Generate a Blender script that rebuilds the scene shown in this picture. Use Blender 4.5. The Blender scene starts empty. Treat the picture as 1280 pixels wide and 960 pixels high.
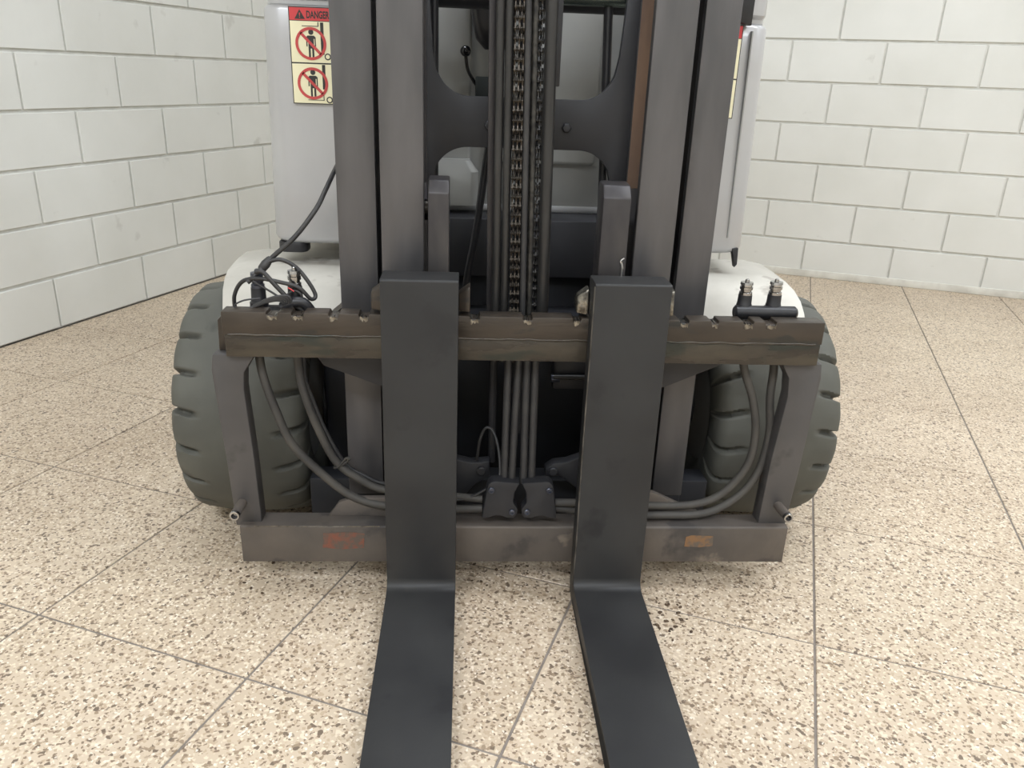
import bpy, bmesh, math, random
from mathutils import Vector, Matrix
random.seed(7)
SC = bpy.context.scene
C = SC.collection

# ------------------------------------------------------------------ camera
CAM_H = 1.057
PITCH, ROLL, YAW, F_PX = 0.36943, 0.03790, 0.06579, 995.44
F = Vector((math.sin(YAW)*math.cos(PITCH), math.cos(YAW)*math.cos(PITCH), -math.sin(PITCH)))
R0 = Vector((math.cos(YAW), -math.sin(YAW), 0)); U0 = R0.cross(F)
R1 = math.cos(ROLL)*R0 + math.sin(ROLL)*U0
U1 = -math.sin(ROLL)*R0 + math.cos(ROLL)*U0
cam = bpy.data.cameras.new('camera'); camo = bpy.data.objects.new('camera', cam); C.objects.link(camo)
cam.sensor_width = 36.0; cam.lens = F_PX*36.0/1280.0; cam.clip_start = 0.02
camo.matrix_world = Matrix(((R1.x, U1.x, -F.x, 0), (R1.y, U1.y, -F.y, 0), (R1.z, U1.z, -F.z, CAM_H), (0, 0, 0, 1)))
SC.camera = camo

# ------------------------------------------------------------------ world, exposure
w = bpy.data.worlds.new('world'); SC.world = w; w.use_nodes = True
w.node_tree.nodes['Background'].inputs[0].default_value = (0.9, 0.95, 1.0, 1)
w.node_tree.nodes['Background'].inputs[1].default_value = 0.3
vs = SC.view_settings
vs.view_transform = 'Standard'; vs.look = 'None'; vs.gamma = 1.0; vs.use_curve_mapping = False
vs.exposure = 0.0

# room axes: S runs along the right wall, N runs away from the camera along the left wall
RA = math.radians(-22.2)
DS = Vector((math.cos(RA), math.sin(RA), 0)); DN = Vector((-math.sin(RA), math.cos(RA), 0))
S0, S1, N0, N1, HC = -2.81, 4.60, -3.00, 4.9956, 3.40
def room(s, n, z=0.0): return DS*s + DN*n + Vector((0, 0, z))

# ceiling lamps (their housings are built further down): (s, n, watts)
LAMPS = [(-0.9, 3.8, 8), (1.2, 3.8, 14), (3.3, 3.8, 14),
         (-0.9, 1.7, 36), (1.2, 1.7, 36), (3.3, 1.7, 24),
         (-0.9, -1.4, 76), (1.2, -1.4, 58), (3.3, -1.4, 36)]
for i, (s, n, pw) in enumerate(LAMPS):
    l = bpy.data.lights.new('ceiling_lamp_light', 'AREA'); l.shape = 'RECTANGLE'; l.size = 1.5; l.size_y = 0.30
    l.energy = pw; l.color = (0.87, 0.925, 1.0)
    o = bpy.data.objects.new('ceiling_lamp_light', l); C.objects.link(o)
    o.location = room(s, n, HC-0.115); o.rotation_euler = (0, 0, RA)

# ------------------------------------------------------------------ materials
def srgb(c):
    return tuple(((v/255)/12.92 if v/255 <= 0.04045 else ((v/255+0.055)/1.055)**2.4) for v in c) + (1,)
MATS = {}
def mat(name, c1, c2=None, rough=0.5, metal=0.0, scale=8.0, detail=5.0, bump=0.0, bscale=60.0, stretch=None, lo=0.35, hi=0.65,
        world=False, spots=None, coat=0.0, spec=0.5, roughvar=0.0):
    """noise-mixed paint / metal / rubber; spots = (colour, scale, threshold) adds sparse patches"""
    m = bpy.data.materials.new(name); m.use_nodes = True; MATS[name] = m
    nt = m.node_tree; N = nt.nodes; L = nt.links; b = N['Principled BSDF']
    b.inputs['Roughness'].default_value = rough; b.inputs['Metallic'].default_value = metal
    b.inputs['Coat Weight'].default_value = coat; b.inputs['Specular IOR Level'].default_value = spec
    if world: src = N.new('ShaderNodeNewGeometry').outputs['Position']
    else: src = N.new('ShaderNodeTexCoord').outputs['Object']
    if stretch:
        mp = N.new('ShaderNodeMapping'); mp.inputs['Scale'].default_value = stretch
        L.new(src, mp.inputs[0]); src2 = mp.outputs[0]
    else: src2 = src
    no = N.new('ShaderNodeTexNoise'); no.inputs['Scale'].default_value = scale; no.inputs['Detail'].default_value = detail
    L.new(src2, no.inputs['Vector'])
    rp = N.new('ShaderNodeValToRGB'); rp.color_ramp.elements[0].position = lo; rp.color_ramp.elements[1].position = hi
    rp.color_ramp.elements[0].color = srgb(c1); rp.color_ramp.elements[1].color = srgb(c2 or c1)
    L.new(no.outputs['Fac'], rp.inputs[0]); col = rp.outputs[0]
    for sp in (spots or []):
        sc, ss, th = sp
        n2 = N.new('ShaderNodeTexNoise'); n2.inputs['Scale'].default_value = ss; n2.inputs['Detail'].default_value = 6
        L.new(src2, n2.inputs['Vector'])
        r2 = N.new('ShaderNodeValToRGB'); r2.color_ramp.elements[0].position = th; r2.color_ramp.elements[1].position = th+0.06
        L.new(n2.outputs['Fac'], r2.inputs[0])
        mx = N.new('ShaderNodeMix'); mx.data_type = 'RGBA'; L.new(r2.outputs[0], mx.inputs[0])
        L.new(col, mx.inputs[6]); mx.inputs[7].default_value = srgb(sc); col = mx.outputs[2]
    L.new(col, b.inputs['Base Color'])
    if roughvar:
        mr = N.new('ShaderNodeMapRange'); mr.inputs[1].default_value = 0.3; mr.inputs[2].default_value = 0.7
        mr.inputs[3].default_value = rough-roughvar; mr.inputs[4].default_value = rough+roughvar
        L.new(no.outputs['Fac'], mr.inputs[0]); L.new(mr.outputs[0], b.inputs['Roughness'])
    if bump:
        nb = N.new('ShaderNodeTexNoise'); nb.inputs['Scale'].default_value = bscale; nb.inputs['Detail'].default_value = 4
        L.new(src, nb.inputs['Vector'])
        bp = N.new('ShaderNodeBump'); bp.inputs['Strength'].default_value = bump; bp.inputs['Distance'].default_value = 0.002
        L.new(nb.outputs['Fac'], bp.inputs['Height']); L.new(bp.outputs[0], b.inputs['Normal'])
    return m

def terrazzo():
    m = bpy.data.materials.new('terrazzo_tile'); m.use_nodes = True; MATS['terrazzo'] = m
    nt = m.node_tree; N = nt.nodes; L = nt.links; b = N['Principled BSDF']
    b.inputs['Roughness'].default_value = 0.42; b.inputs['Specular IOR Level'].default_value = 0.4
    pos = N.new('ShaderNodeNewGeometry').outputs['Position']
    oi = N.new('ShaderNodeObjectInfo')
    off = N.new('ShaderNodeVectorMath'); off.operation = 'MULTIPLY_ADD'
    cmb = N.new('ShaderNodeCombineXYZ'); L.new(oi.outputs['Random'], cmb.inputs[0]); L.new(oi.outputs['Random'], cmb.inputs[1])
    L.new(cmb.outputs[0], off.inputs[0]); off.inputs[1].default_value = (7, 13, 0); L.new(pos, off.inputs[2])
    v = off.outputs[0]
    def noise(scale, detail=3):
        n = N.new('ShaderNodeTexNoise'); n.inputs['Scale'].default_value = scale; n.inputs['Detail'].default_value = detail
        L.new(v, n.inputs['Vector']); return n.outputs['Fac']
    def ramp(fac, p0, c0, p1, c1):
        r = N.new('ShaderNodeValToRGB'); e = r.color_ramp.elements
        e[0].position = p0; e[0].color = c0; e[1].position = p1; e[1].color = c1; L.new(fac, r.inputs[0]); return r.outputs[0]
    def mix(fac, a, c):
        x = N.new('ShaderNodeMix'); x.data_type = 'RGBA'; L.new(fac, x.inputs[0]); L.new(a, x.inputs[6])
        if isinstance(c, tuple): x.inputs[7].default_value = c
        else: L.new(c, x.inputs[7])
        return x.outputs[2]
    K, W = (0, 0, 0, 1), (1, 1, 1, 1)
    col = ramp(noise(2.2, 4), 0.3, srgb((200, 182, 158)), 0.7, srgb((213, 196, 173)))
    # stone chips: voronoi cells with a random value each; a warped lookup makes them angular
    def chips(scale, seed):
        mp = N.new('ShaderNodeMapping'); mp.inputs['Location'].default_value = (seed, seed*1.7, 0); L.new(v, mp.inputs[0])
        wn = N.new('ShaderNodeTexNoise'); wn.inputs['Scale'].default_value = scale*0.9; L.new(mp.outputs[0], wn.inputs['Vector'])
        ad = N.new('ShaderNodeVectorMath'); ad.operation = 'MULTIPLY_ADD'; L.new(wn.outputs['Color'], ad.inputs[0])
        ad.inputs[1].default_value = (0.9/scale,)*3; L.new(mp.outputs[0], ad.inputs[2])
        vo = N.new('ShaderNodeTexVoronoi'); vo.inputs['Scale'].default_value = scale; L.new(ad.outputs[0], vo.inputs['Vector'])
        sep = N.new('ShaderNodeSeparateColor'); L.new(vo.outputs['Color'], sep.inputs[0])
        return sep.outputs[0], sep.outputs[1], vo.outputs['Distance']
    a, bb, d = chips(190, 0.3)
    col = mix(ramp(a, 0.78, K, 0.82, W), col, srgb((227, 212, 188)))        # pale chips
    col = mix(ramp(bb, 0.84, K, 0.88, W), col, srgb((190, 170, 145)))       # brownish chips
    a2, b2, d2 = chips(150, 4.1)
    col = mix(ramp(a2, 0.950, K, 0.960, W), col, srgb((120, 105, 90)))       # dark chips
    col = mix(ramp(b2, 0.93, K, 0.95, W), col, srgb((160, 141, 118)))
    a3, b3, d3 = chips(235, 9.4)
    col = mix(ramp(a3, 0.905, K, 0.92, W), col, srgb((140, 121, 102)))
    col = mix(ramp(b3, 0.94, K, 0.96, W), col, srgb((240, 228, 210)))
    # soiling
    so = N.new('ShaderNodeTexNoise'); so.inputs['Scale'].default_value = 1.1; so.inputs['Detail'].default_value = 6; L.new(pos, so.inputs['Vector'])
    dk = N.new('ShaderNodeMix'); dk.data_type = 'RGBA'; dk.blend_type = 'MULTIPLY'
    L.new(ramp(so.outputs['Fac'], 0.35, (0, 0, 0, 1), 0.75, (0.35, 0.35, 0.35, 1)), dk.inputs[0]); L.new(col, dk.inputs[6]); dk.inputs[7].default_value = srgb((186, 172, 164))
    L.new(dk.outputs[2], b.inputs['Base Color'])
    bp = N.new('ShaderNodeBump'); bp.inputs['Strength'].default_value = 0.12; bp.inputs['Distance'].default_value = 0.001
    L.new(noise(90), bp.inputs['Height']); L.new(bp.outputs[0], b.inputs['Normal'])
    return m

terrazzo()
mat('grout', (140, 131, 122), (122, 114, 106), 0.9, scale=30, world=True)
mat('wall_paint', (217, 217, 210), (225, 225, 219), 0.55, scale=3.0, bump=0.25, bscale=25, world=True,
    spots=[((206, 205, 198), 7, 0.68)], lo=0.3, hi=0.7)
mat('mortar', (226, 225, 218), (214, 213, 206), 0.7, scale=20, world=True)
mat('skirting_paint', (224, 222, 212), (205, 202, 192), 0.6, scale=14, world=True, bump=0.3)
mat('plain_wall', (214, 212, 205), (222, 220, 213), 0.7, scale=2, world=True)
mat('ceiling_paint', (222, 222, 220), (228, 228, 226), 0.8, scale=2, world=True)
mat('fork_black', (39, 39, 40), (49, 49, 49), 0.45, spec=0.35, metal=0.0, world=True, scale=5, bump=0.04, bscale=120, spots=[((38, 38, 39), 9, 0.64)], roughvar=0.06)
mat('fork_worn', (120, 116, 110), (60, 58, 55), 0.5, metal=0.5, scale=18)
mat('mast_steel', (86, 85, 86), (100, 98, 99), 0.40, metal=0.35, scale=2.5, stretch=(7, 7, 1.5), bump=0.03, bscale=80, spots=[((92, 92, 104), 2.0, 0.62)], roughvar=0.07)
mat('mast_edge', (58, 56, 58), (76, 73, 72), 0.45, metal=0.4, scale=6, stretch=(3, 3, 1))
mat('rust_track', (138, 112, 92), (112, 92, 80), 0.55, metal=0.2, scale=9, stretch=(3, 3, 0.6))
mat('carriage_paint', (56, 50, 44), (70, 62, 54), 0.36, metal=0.25, scale=7, bump=0.45, bscale=28, stretch=(1, 1, 3), spots=[((50, 49, 46), 11, 0.60)], roughvar=0.1)
mat('carriage_dusty', (98, 90, 83), (80, 75, 71), 0.6, metal=0.1, scale=8, bump=0.4, bscale=50, spots=[((66, 62, 60), 9, 0.58), ((120, 110, 100), 14, 0.66)])
mat('carriage_oily', (54, 49, 44), (74, 68, 58), 0.30, metal=0.25, scale=9, bump=0.9, bscale=22, stretch=(1, 1, 4), spots=[((50, 52, 46), 6, 0.56)], roughvar=0.1)
mat('plate_grey', (72, 70, 70), (86, 83, 82), 0.5, metal=0.15, scale=5, bump=0.15, bscale=40, spots=[((64, 62, 61), 7, 0.6), ((104, 84, 66), 10, 0.70)])
mat('weld', (120, 112, 100), (70, 66, 60), 0.35, metal=0.6, scale=60, bump=0.6, bscale=120)
mat('rust_red', (122, 74, 58), (88, 78, 70), 0.75, scale=55, detail=6, bump=0.3, lo=0.4, hi=0.58)
mat('rust_orange', (126, 94, 64), (94, 84, 74), 0.75, scale=55, detail=6, bump=0.3, lo=0.45, hi=0.6)
mat('greasy_metal', (150, 145, 135), (52, 48, 45), 0.22, metal=0.85, scale=70, bump=0.6, bscale=90)
mat('frame_black', (38, 38, 41), (48, 48, 51), 0.5, metal=0.15, scale=6)
mat('deep_black', (22, 23, 27), (30, 31, 36), 0.6, scale=5)
mat('hose_rubber', (44, 43, 44), (56, 55, 54), 0.5, scale=20, bump=0.1, bscale=90)
mat('hose_dusty', (76, 73, 68), (58, 56, 54), 0.65, scale=14, bump=0.1, bscale=90)
mat('pipe_grey', (48, 47, 46), (62, 61, 60), 0.35, metal=0.3, scale=6, stretch=(4, 4, 0.7))
mat('pipe_oily', (36, 35, 34), (70, 68, 64), 0.28, metal=0.3, scale=90, bump=0.6, bscale=160)
mat('chain_steel', (30, 28, 26), (74, 68, 60), 0.34, metal=0.8, scale=60)
mat('tire_rubber', (80, 80, 74), (92, 92, 85), 0.72, scale=6, bump=0.15, bscale=45, spots=[((68, 68, 63), 8, 0.64)])
mat('rim_paint', (150, 150, 148), None, 0.5)
mat('body_silver', (178, 178, 179), (188, 188, 188), 0.32, metal=0.25, scale=3, bump=0.06, bscale=140, coat=0.3, spots=[((186, 186, 184), 22, 0.72)])
mat('shaded_silver', (150, 150, 146), (162, 162, 158), 0.5, scale=3)  # body silver made darker: shade behind the mast put into the colour
mat('fender_grey', (184, 180, 170), (203, 199, 189), 0.5, scale=7, bump=0.2, bscale=40, spots=[((170, 164, 154), 12, 0.62)])
mat('black_plastic', (30, 30, 33), (40, 40, 43), 0.4, scale=10)
mat('chrome', (200, 200, 200), (160, 160, 160), 0.18, metal=1.0, scale=20)
mat('steel_fitting', (96, 100, 112), (76, 80, 92), 0.28, metal=0.8, scale=25)
mat('tube_green_steel', (128, 140, 132), (96, 106, 102), 0.25, metal=0.8, scale=10, stretch=(0.6, 6, 6))
mat('knob_black', (24, 24, 26), None, 0.15)
mat('panel_green_black', (36, 44, 42), (30, 36, 36), 0.6)
mat('decal_black', (48, 46, 44), None, 0.5)
mat('decal_red', (206, 62, 66), (214, 70, 72), 0.45)
mat('decal_cream', (250, 243, 205), (244, 238, 200), 0.5)
mat('decal_ring', (196, 70, 70), (204, 78, 76), 0.5)
mat('dirt', (70, 56, 44), (98, 80, 62), 0.9, scale=60)
mat('lamp_housing', (232, 232, 230), None, 0.5)
def emitter(name, col, st):
    m = bpy.data.materials.new(name); m.use_nodes = True; MATS[name] = m
    b = m.node_tree.nodes['Principled BSDF']; b.inputs['Base Color'].default_value = (0.9, 0.9, 0.9, 1)
    b.inputs['Emission Color'].default_value = col; b.inputs['Emission Strength'].default_value = st
emitter('lamp_diffuser', (0.87, 0.925, 1.0, 1), 4.0)

# ------------------------------------------------------------------ mesh helpers (world coordinates in, origin moved to the piece)
WORG = {}
def link(name, me, loc, parent=None, m=None):
    o = bpy.data.objects.new(name, me); C.objects.link(o)
    if m and me is not None and not me.materials: me.materials.append(MATS[m])
    loc = Vector(loc); WORG[o.name] = loc
    if parent is not None:
        o.parent = parent; o.location = loc - WORG[parent.name]
    else: o.location = loc
    return o
def obj(name, bm, m, parent=None, bevel=0.0, seg=2, smooth=None, ang=30):
    bmesh.ops.recalc_face_normals(bm, faces=bm.faces[:])
    if bevel > 0:
        es = [e for e in bm.edges if len(e.link_faces) == 2 and e.calc_face_angle(0) > math.radians(ang)]
        bmesh.ops.bevel(bm, geom=es, offset=bevel, segments=seg, profile=0.5, affect='EDGES', clamp_overlap=True)
    lo = Vector([min(v.co[i] for v in bm.verts) for i in range(3)]); hi = Vector([max(v.co[i] for v in bm.verts) for i in range(3)])
    c = (lo+hi)/2; c.z = lo.z if parent is None else c.z
    bmesh.ops.translate(bm, verts=bm.verts[:], vec=-c)
    me = bpy.data.meshes.new(name); bm.to_mesh(me); bm.free()
    if smooth or (smooth is None and bevel > 0):
        me.polygons.foreach_set('use_smooth', [True]*len(me.polygons))
        me.set_sharp_from_angle(angle=math.radians(38 if smooth is None else smooth))
    return link(name, me, c, parent, m)
def new(): return bmesh.new()
def box(bm, x0, x1, y0, y1, z0, z1):
    v = [bm.verts.new(p) for p in ((x0,y0,z0),(x1,y0,z0),(x1,y1,z0),(x0,y1,z0),(x0,y0,z1),(x1,y0,z1),(x1,y1,z1),(x0,y1,z1))]
    for f in ((0,3,2,1),(4,5,6,7),(0,1,5,4),(1,2,6,5),(2,3,7,6),(3,0,4,7)): bm.faces.new([v[i] for i in f])
    return bm
def prism(bm, poly, a, b, axis='y'):
    """2-D polygon extruded: axis y -> poly is (x, z); axis x -> (y, z); axis z -> (x, y)"""
    def P(p, t): return {'y': (p[0], t, p[1]), 'x': (t, p[0], p[1]), 'z': (p[0], p[1], t)}[axis]
    A = [bm.verts.new(P(p, a)) for p in poly]; B = [bm.verts.new(P(p, b)) for p in poly]; n = len(poly)
    bm.faces.new(A); bm.faces.new(B[::-1])
    for i in range(n): bm.faces.new([A[i], A[(i+1) % n], B[(i+1) % n], B[i]])
    return bm
def frame_at(t):
    t = t.normalized(); u = Vector((0, 0, 1)) if abs(t.z) < 0.9 else Vector((1, 0, 0))
    a = t.cross(u).normalized(); return a, t.cross(a).normalized()
def cyl(bm, p0, p1, r0, r1=None, n=16):
    p0, p1 = Vector(p0), Vector(p1); r1 = r0 if r1 is None else r1
    a, b = frame_at(p1-p0)
    def ring(p, r): return [bm.verts.new(p + r*(math.cos(2*math.pi*i/n)*a + math.sin(2*math.pi*i/n)*b)) for i in range(n)]
    A, B = ring(p0, r0), ring(p1, r1)
    for i in range(n): bm.faces.new([A[i], A[(i+1) % n], B[(i+1) % n], B[i]])
    bm.faces.new(A[::-1]); bm.faces.new(B)
    return bm
def lathe(bm, prof, origin, axis, n=20):
    """prof: (distance along axis, radius)"""
    o = Vector(origin); ax = Vector(axis).normalized(); a, b = frame_at(ax); rings = []
    for d, r in prof: rings.append([bm.verts.new(o + ax*d + max(r, 1e-5)*(math.cos(2*math.pi*i/n)*a + math.sin(2*math.pi*i/n)*b)) for i in range(n)])
    for A, B in zip(rings, rings[1:]):
        for i in range(n): bm.faces.new([A[i], A[(i+1) % n], B[(i+1) % n], B[i]])
    bm.faces.new(rings[0][::-1]); bm.faces.new(rings[-1])
    return bm
def smooth_path(pts, k=6):
    pts = [Vector(p) for p in pts]; P = [2*pts[0]-pts[1]] + pts + [2*pts[-1]-pts[-2]]; out = []
    for i in range(1, len(P)-2):
        p0, p1, p2, p3 = P[i-1:i+3]
        for j in range(k):
            t = j/k
            out.append(0.5*((2*p1) + (p2-p0)*t + (2*p0-5*p1+4*p2-p3)*t*t + (3*p1-p0-3*p2+p3)*t**3))
    out.append(pts[-1]); return out
def tube(bm, pts, r, n=10, k=6):
    P = smooth_path(pts, k) if k > 1 else [Vector(p) for p in pts]
    t0 = (P[1]-P[0]).normalized(); a, b = frame_at(t0); prev = None; rings = []
    for i, p in enumerate(P):
        t = (P[min(i+1, len(P)-1)] - P[max(i-1, 0)]).normalized()
        a = (a - t*a.dot(t)).normalized(); b = t.cross(a)
        rings.append([bm.verts.new(p + r*(math.cos(2*math.pi*j/n)*a + math.sin(2*math.pi*j/n)*b)) for j in range(n)])
    for A, B in zip(rings, rings[1:]):
        for i in range(n): bm.faces.new([A[i], A[(i+1) % n], B[(i+1) % n], B[i]])
    bm.faces.new(rings[0][::-1]); bm.faces.new(rings[-1])
    return bm
def loft(bm, secs):
    R = [[bm.verts.new(p) for p in s] for s in secs]; n = len(R[0])
    for A, B in zip(R, R[1:]):
        for i in range(n): bm.faces.new([A[i], A[(i+1) % n], B[(i+1) % n], B[i]])
    bm.faces.new(R[0][::-1]); bm.faces.new(R[-1])
    return bm
def rrect(x0, x1, y0, y1, r, z, n=6):
    out = []
    for cx, cy, a0 in ((x1-r, y1-r, 0), (x0+r, y1-r, 90), (x0+r, y0+r, 180), (x1-r, y0+r, 270)):
        for i in range(n+1):
            a = math.radians(a0 + 90*i/n); out.append((cx + r*math.cos(a), cy + r*math.sin(a), z))
    return out
def arc(cx, cy, r, a0, a1, n):
    return [(cx + r*math.cos(math.radians(a0+(a1-a0)*i/n)), cy + r*math.sin(math.radians(a0+(a1-a0)*i/n))) for i in range(n+1)]
def struct(o): o['kind'] = 'structure'; return o

# ------------------------------------------------------------------ the room
def oriented(bm):          # room (s, n, z) mesh -> world
    M = Matrix(((DS.x, DN.x, 0, 0), (DS.y, DN.y, 0, 0), (0, 0, 1, 0), (0, 0, 0, 1)))
    bmesh.ops.transform(bm, matrix=M, verts=bm.verts[:]); return bm
def rotated(name, me, s, n, z, parent, m):
    o = link(name, me, room(s, n, z), parent, m); o.rotation_euler = (0, 0, RA); return o
def mesh_of(bm, name, bevel=0.0, m=None):
    bmesh.ops.recalc_face_normals(bm, faces=bm.faces[:])
    if bevel: bmesh.ops.bevel(bm, geom=bm.edges[:], offset=bevel, segments=1, profile=0.5, affect='EDGES')
    me = bpy.data.meshes.new(name); bm.to_mesh(me); bm.free(); me.materials.append(MATS[m]); return me

floor = struct(obj('floor', oriented(box(new(), S0-0.3, S1+0.3, N0-0.3, N1+0.3, -0.12, -0.0025)), 'grout'))
floor['label'] = 'beige terrazzo tiled floor with thin grey joints'
GS, GN, T, G = -0.317, 0.963, 0.5, 0.005
cache = {}
ks = range(-5, 10); kn = range(-8, 9)
for i in ks:
    for j in kn:
        a, b = GS+T*i, GS+T*(i+1); c, d = GN+T*j, GN+T*(j+1)
        a, b = max(a, S0), min(b, S1); c, d = max(c, N0), min(d, N1)
        if d > N1-0.1-T and d < N1 and N1-d < 0.1: d = N1
        if b-a < 0.1 or d-c < 0.1: continue
        key = (round(b-a, 3), round(d-c, 3))
        if key not in cache:
            hx, hy = (b-a-G)/2, (d-c-G)/2
            cache[key] = mesh_of(box(new(), -hx, hx, -hy, hy, -0.02, 0.0), 'tile', 0.0012, 'terrazzo')
        rotated('tile', cache[key], (a+b)/2, (c+d)/2, 0.0, floor, 'terrazzo')

ROW = 0.2160; J = 0.0105; JZ = 0.0130; PROUD = 0.011
def block_wall(name, along, start, end, face, module, off_even, off_odd, rows, label):
    """along 's' (wall plane n = face) or 'n' (wall plane s = face, faces +s)"""
    if along == 's': bm = box(new(), start-0.2, end+0.2, face+PROUD, face+0.22, 0, HC)
    else: bm = box(new(), face-0.22, face-PROUD, start-0.2, end+0.2, 0, HC)
    wl = struct(obj(name, oriented(bm), 'mortar')); wl['label'] = label
    cm = {}
    for r in range(rows):
        z0 = 0.0 if r == 0 else r*ROW-0.001
        z1 = min((r+1)*ROW-0.001, HC)
        o = off_even if r % 2 == 0 else off_odd
        k = math.floor((start-o)/module)
        while o+k*module < end:
            a, b = max(o+k*module, start), min(o+(k+1)*module, end); k += 1
            if b-a < 0.03: continue
            key = (round(b-a, 3), round(z1-z0, 3))
            if key not in cm:
                hx, hz = (b-a-J)/2, (z1-z0-JZ)/2
                bx = box(new(), -hx, hx, 0, 0.03, -hz, hz) if along == 's' else box(new(), -0.03, 0, -hx, hx, -hz, hz)
                cm[key] = mesh_of(bx, 'block', 0.0022, 'wall_paint')
            u, zc = (a+b)/2, (z0+z1)/2
            jit = random.uniform(-0.0012, 0.0012)
            if along == 's': rotated('block', cm[key], u, face+jit, zc, wl, 'wall_paint')
            else: rotated('block', cm[key], face+jit, u, zc, wl, 'wall_paint')
    return wl
wall_r = block_wall('wall_right', 's', S0, S1, N1, 0.479, 0.119, -0.117, 16, 'off-white painted block wall to the right behind the forklift')
wall_l = block_wall('wall_left', 'n', N0, N1, S0, 0.4925, 2.419, 2.661, 16, 'greyish white painted block wall on the left')
bm = box(new(), S0, S1, N1-0.006, N1+0.02, 0.0, 0.042)
struct(obj('baseboard_right', oriented(bm), 'skirting_paint', bevel=0.003))['label'] = 'low painted mortar strip along the foot of the right wall'
struct(obj('wall_side', oriented(box(new(), S1, S1+0.2, N0-0.2, N1+0.2, 0, HC)), 'plain_wall'))['label'] = 'plain off-white wall at the side of the hall'
struct(obj('wall_near', oriented(box(new(), S0-0.2, S1+0.2, N0-0.2, N0, 0, HC)), 'plain_wall'))['label'] = 'plain off-white wall behind the viewer'
struct(obj('ceiling', oriented(box(new(), S0-0.2, S1+0.2, N0-0.2, N1+0.2, HC, HC+0.2)), 'ceiling_paint'))['label'] = 'white painted ceiling of the hall'
lamp_words = ['far left', 'far middle', 'far right', 'middle left', 'central', 'middle right', 'near left', 'near middle', 'near right']
for (s, n, pw), wd in zip(LAMPS, lamp_words):
    e = link('ceiling_lamp', None, room(s, n, HC-0.11)); e['label'] = 'long white ceiling lamp, the %s one above the hall floor' % wd
    e['category'] = 'lamp'; e['group'] = 'ceiling lamps'
    bm = new(); box(bm, -0.78, 0.78, -0.17, 0.17, 0.03, 0.11)
    me = mesh_of(bm, 'housing', 0.004, 'lamp_housing'); o = rotated('housing', me, s, n, HC-0.11, e, 'lamp_housing')
    bm = new(); box(bm, -0.75, 0.75, -0.15, 0.15, 0.002, 0.03)
    me = mesh_of(bm, 'diffuser', 0.003, 'lamp_diffuser'); o = rotated('diffuser', me, s, n, HC-0.11, e, 'lamp_diffuser')

# ------------------------------------------------------------------ the forklift
XC = 0.118
truck = link('forklift', None, (XC, 1.89, 0.0))
truck['label'] = 'silver-grey forklift truck with dark mast and two black forks lowered to the floor'
truck['category'] = 'forklift'

# --- forks
def make_fork(x0, x1, pin):
    zt, yf, t = 0.045, 1.418, 0.052
    poly = [(0.30, 0.006), (0.34, 0.001), (yf+t-0.035, 0.001)] + arc(yf+t-0.035, 0.036, 0.035, -90, 0, 6)[1:]
    poly += [(yf+t, 0.628), (1.492, 0.630), (1.492, 0.700), (1.487, 0.706), (yf+0.003, 0.706), (yf, 0.703)]
    poly += arc(yf-0.022, zt+0.022, 0.022, 0, -90, 6) + [(0.95, zt-0.003), (0.34, 0.018), (0.30, 0.014)]
    bm = prism(new(), poly, x0, x1, 'x')
    for v in bm.verts:                      # the tip narrows
        if v.co.y < 0.33: v.co.x += (0.02 if v.co.x < (x0+x1)/2 else -0.02)
    f = obj('fork', bm, 'fork_black', truck, bevel=0.0016, seg=2, ang=35)
    for sx in (x0-0.013, x1+0.010):         # cast hook shoulders behind the shank
        bm = loft(new(), [[(sx-0.011, y, z) for y, z in hk] for hk in ([(1.478, .632), (1.52, .632), (1.52, .655), (1.50, .668), (1.482, .664)],)] +
                  [[(sx+0.012, y, z) for y, z in [(1.472, .630), (1.525, .630), (1.525, .668), (1.505, .684), (1.478, .682)]]])
        obj('hook_shoulder', bm, 'greasy_metal' if sx > 0 else 'carriage_paint', f, bevel=0.004)
    if pin:
        bm = tube(new(), [(0.300, 1.487, 0.700), (0.300, 1.487, 0.722), (0.297, 1.487, 0.734), (0.303, 1.487, 0.740)], 0.003, 8, 3)
        obj('locking_pin', bm, 'chrome', f, smooth=40)
    return f
fork_l = make_fork(-0.1535, -0.0105, False)
fork_r = make_fork(0.2405, 0.3845, True)
# bare worn edge along the inner side of the right fork shank
bm = new(); pts = [(0.2398, 1.4185, z) for z in (0.05, 0.15, 0.25, 0.35, 0.45, 0.55, 0.65, 0.70)]
tube(bm, [(p[0]+random.uniform(-.0006, .0006), p[1], p[2]) for p in pts], 0.0016, 6, 3)
obj('worn_edge', bm, 'fork_worn', fork_r, smooth=60)

# --- carriage: upper bar with notches
notches = [(-0.374, -0.352), (-0.327, -0.304), (-0.257, -0.238), (-0.200, -0.181), (0.011, 0.030), (0.113, 0.132), (0.211, 0.227),
           (0.420, 0.439), (0.483, 0.498), (0.547, 0.568), (0.592, 0.614)]
BX0, BX1 = -0.458, 0.712
def notched(z0, z1, depth):
    top = []
    for a, b in notches[::-1]:
        top += [(b, z1), (b-0.001, z1-depth), (a+0.001, z1-depth), (a, z1)]
    return [(BX0, z0), (BX1, z0), (BX1, z1)] + top + [(BX0, z1)]
ub = obj('upper_carriage_bar', prism(new(), notched(0.578, 0.624, 0.0065), 1.4715, 1.511), 'carriage_paint', truck, bevel=0.0022)
obj('lower_flange', box(new(), BX0+0.002, BX1-0.001, 1.4735, 1.511, 0.533, 0.579), 'carriage_oily', ub, bevel=0.003)
bm = new(); pts = [(BX0+0.01+i*0.0185, 1.4730+random.uniform(-.0005, .0005), 0.5785+random.uniform(-.001, .001)) for i in range(63)]
tube(bm, pts, 0.0026, 8, 2); obj('weld_bead', bm, 'carriage_oily', ub, smooth=60)
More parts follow.
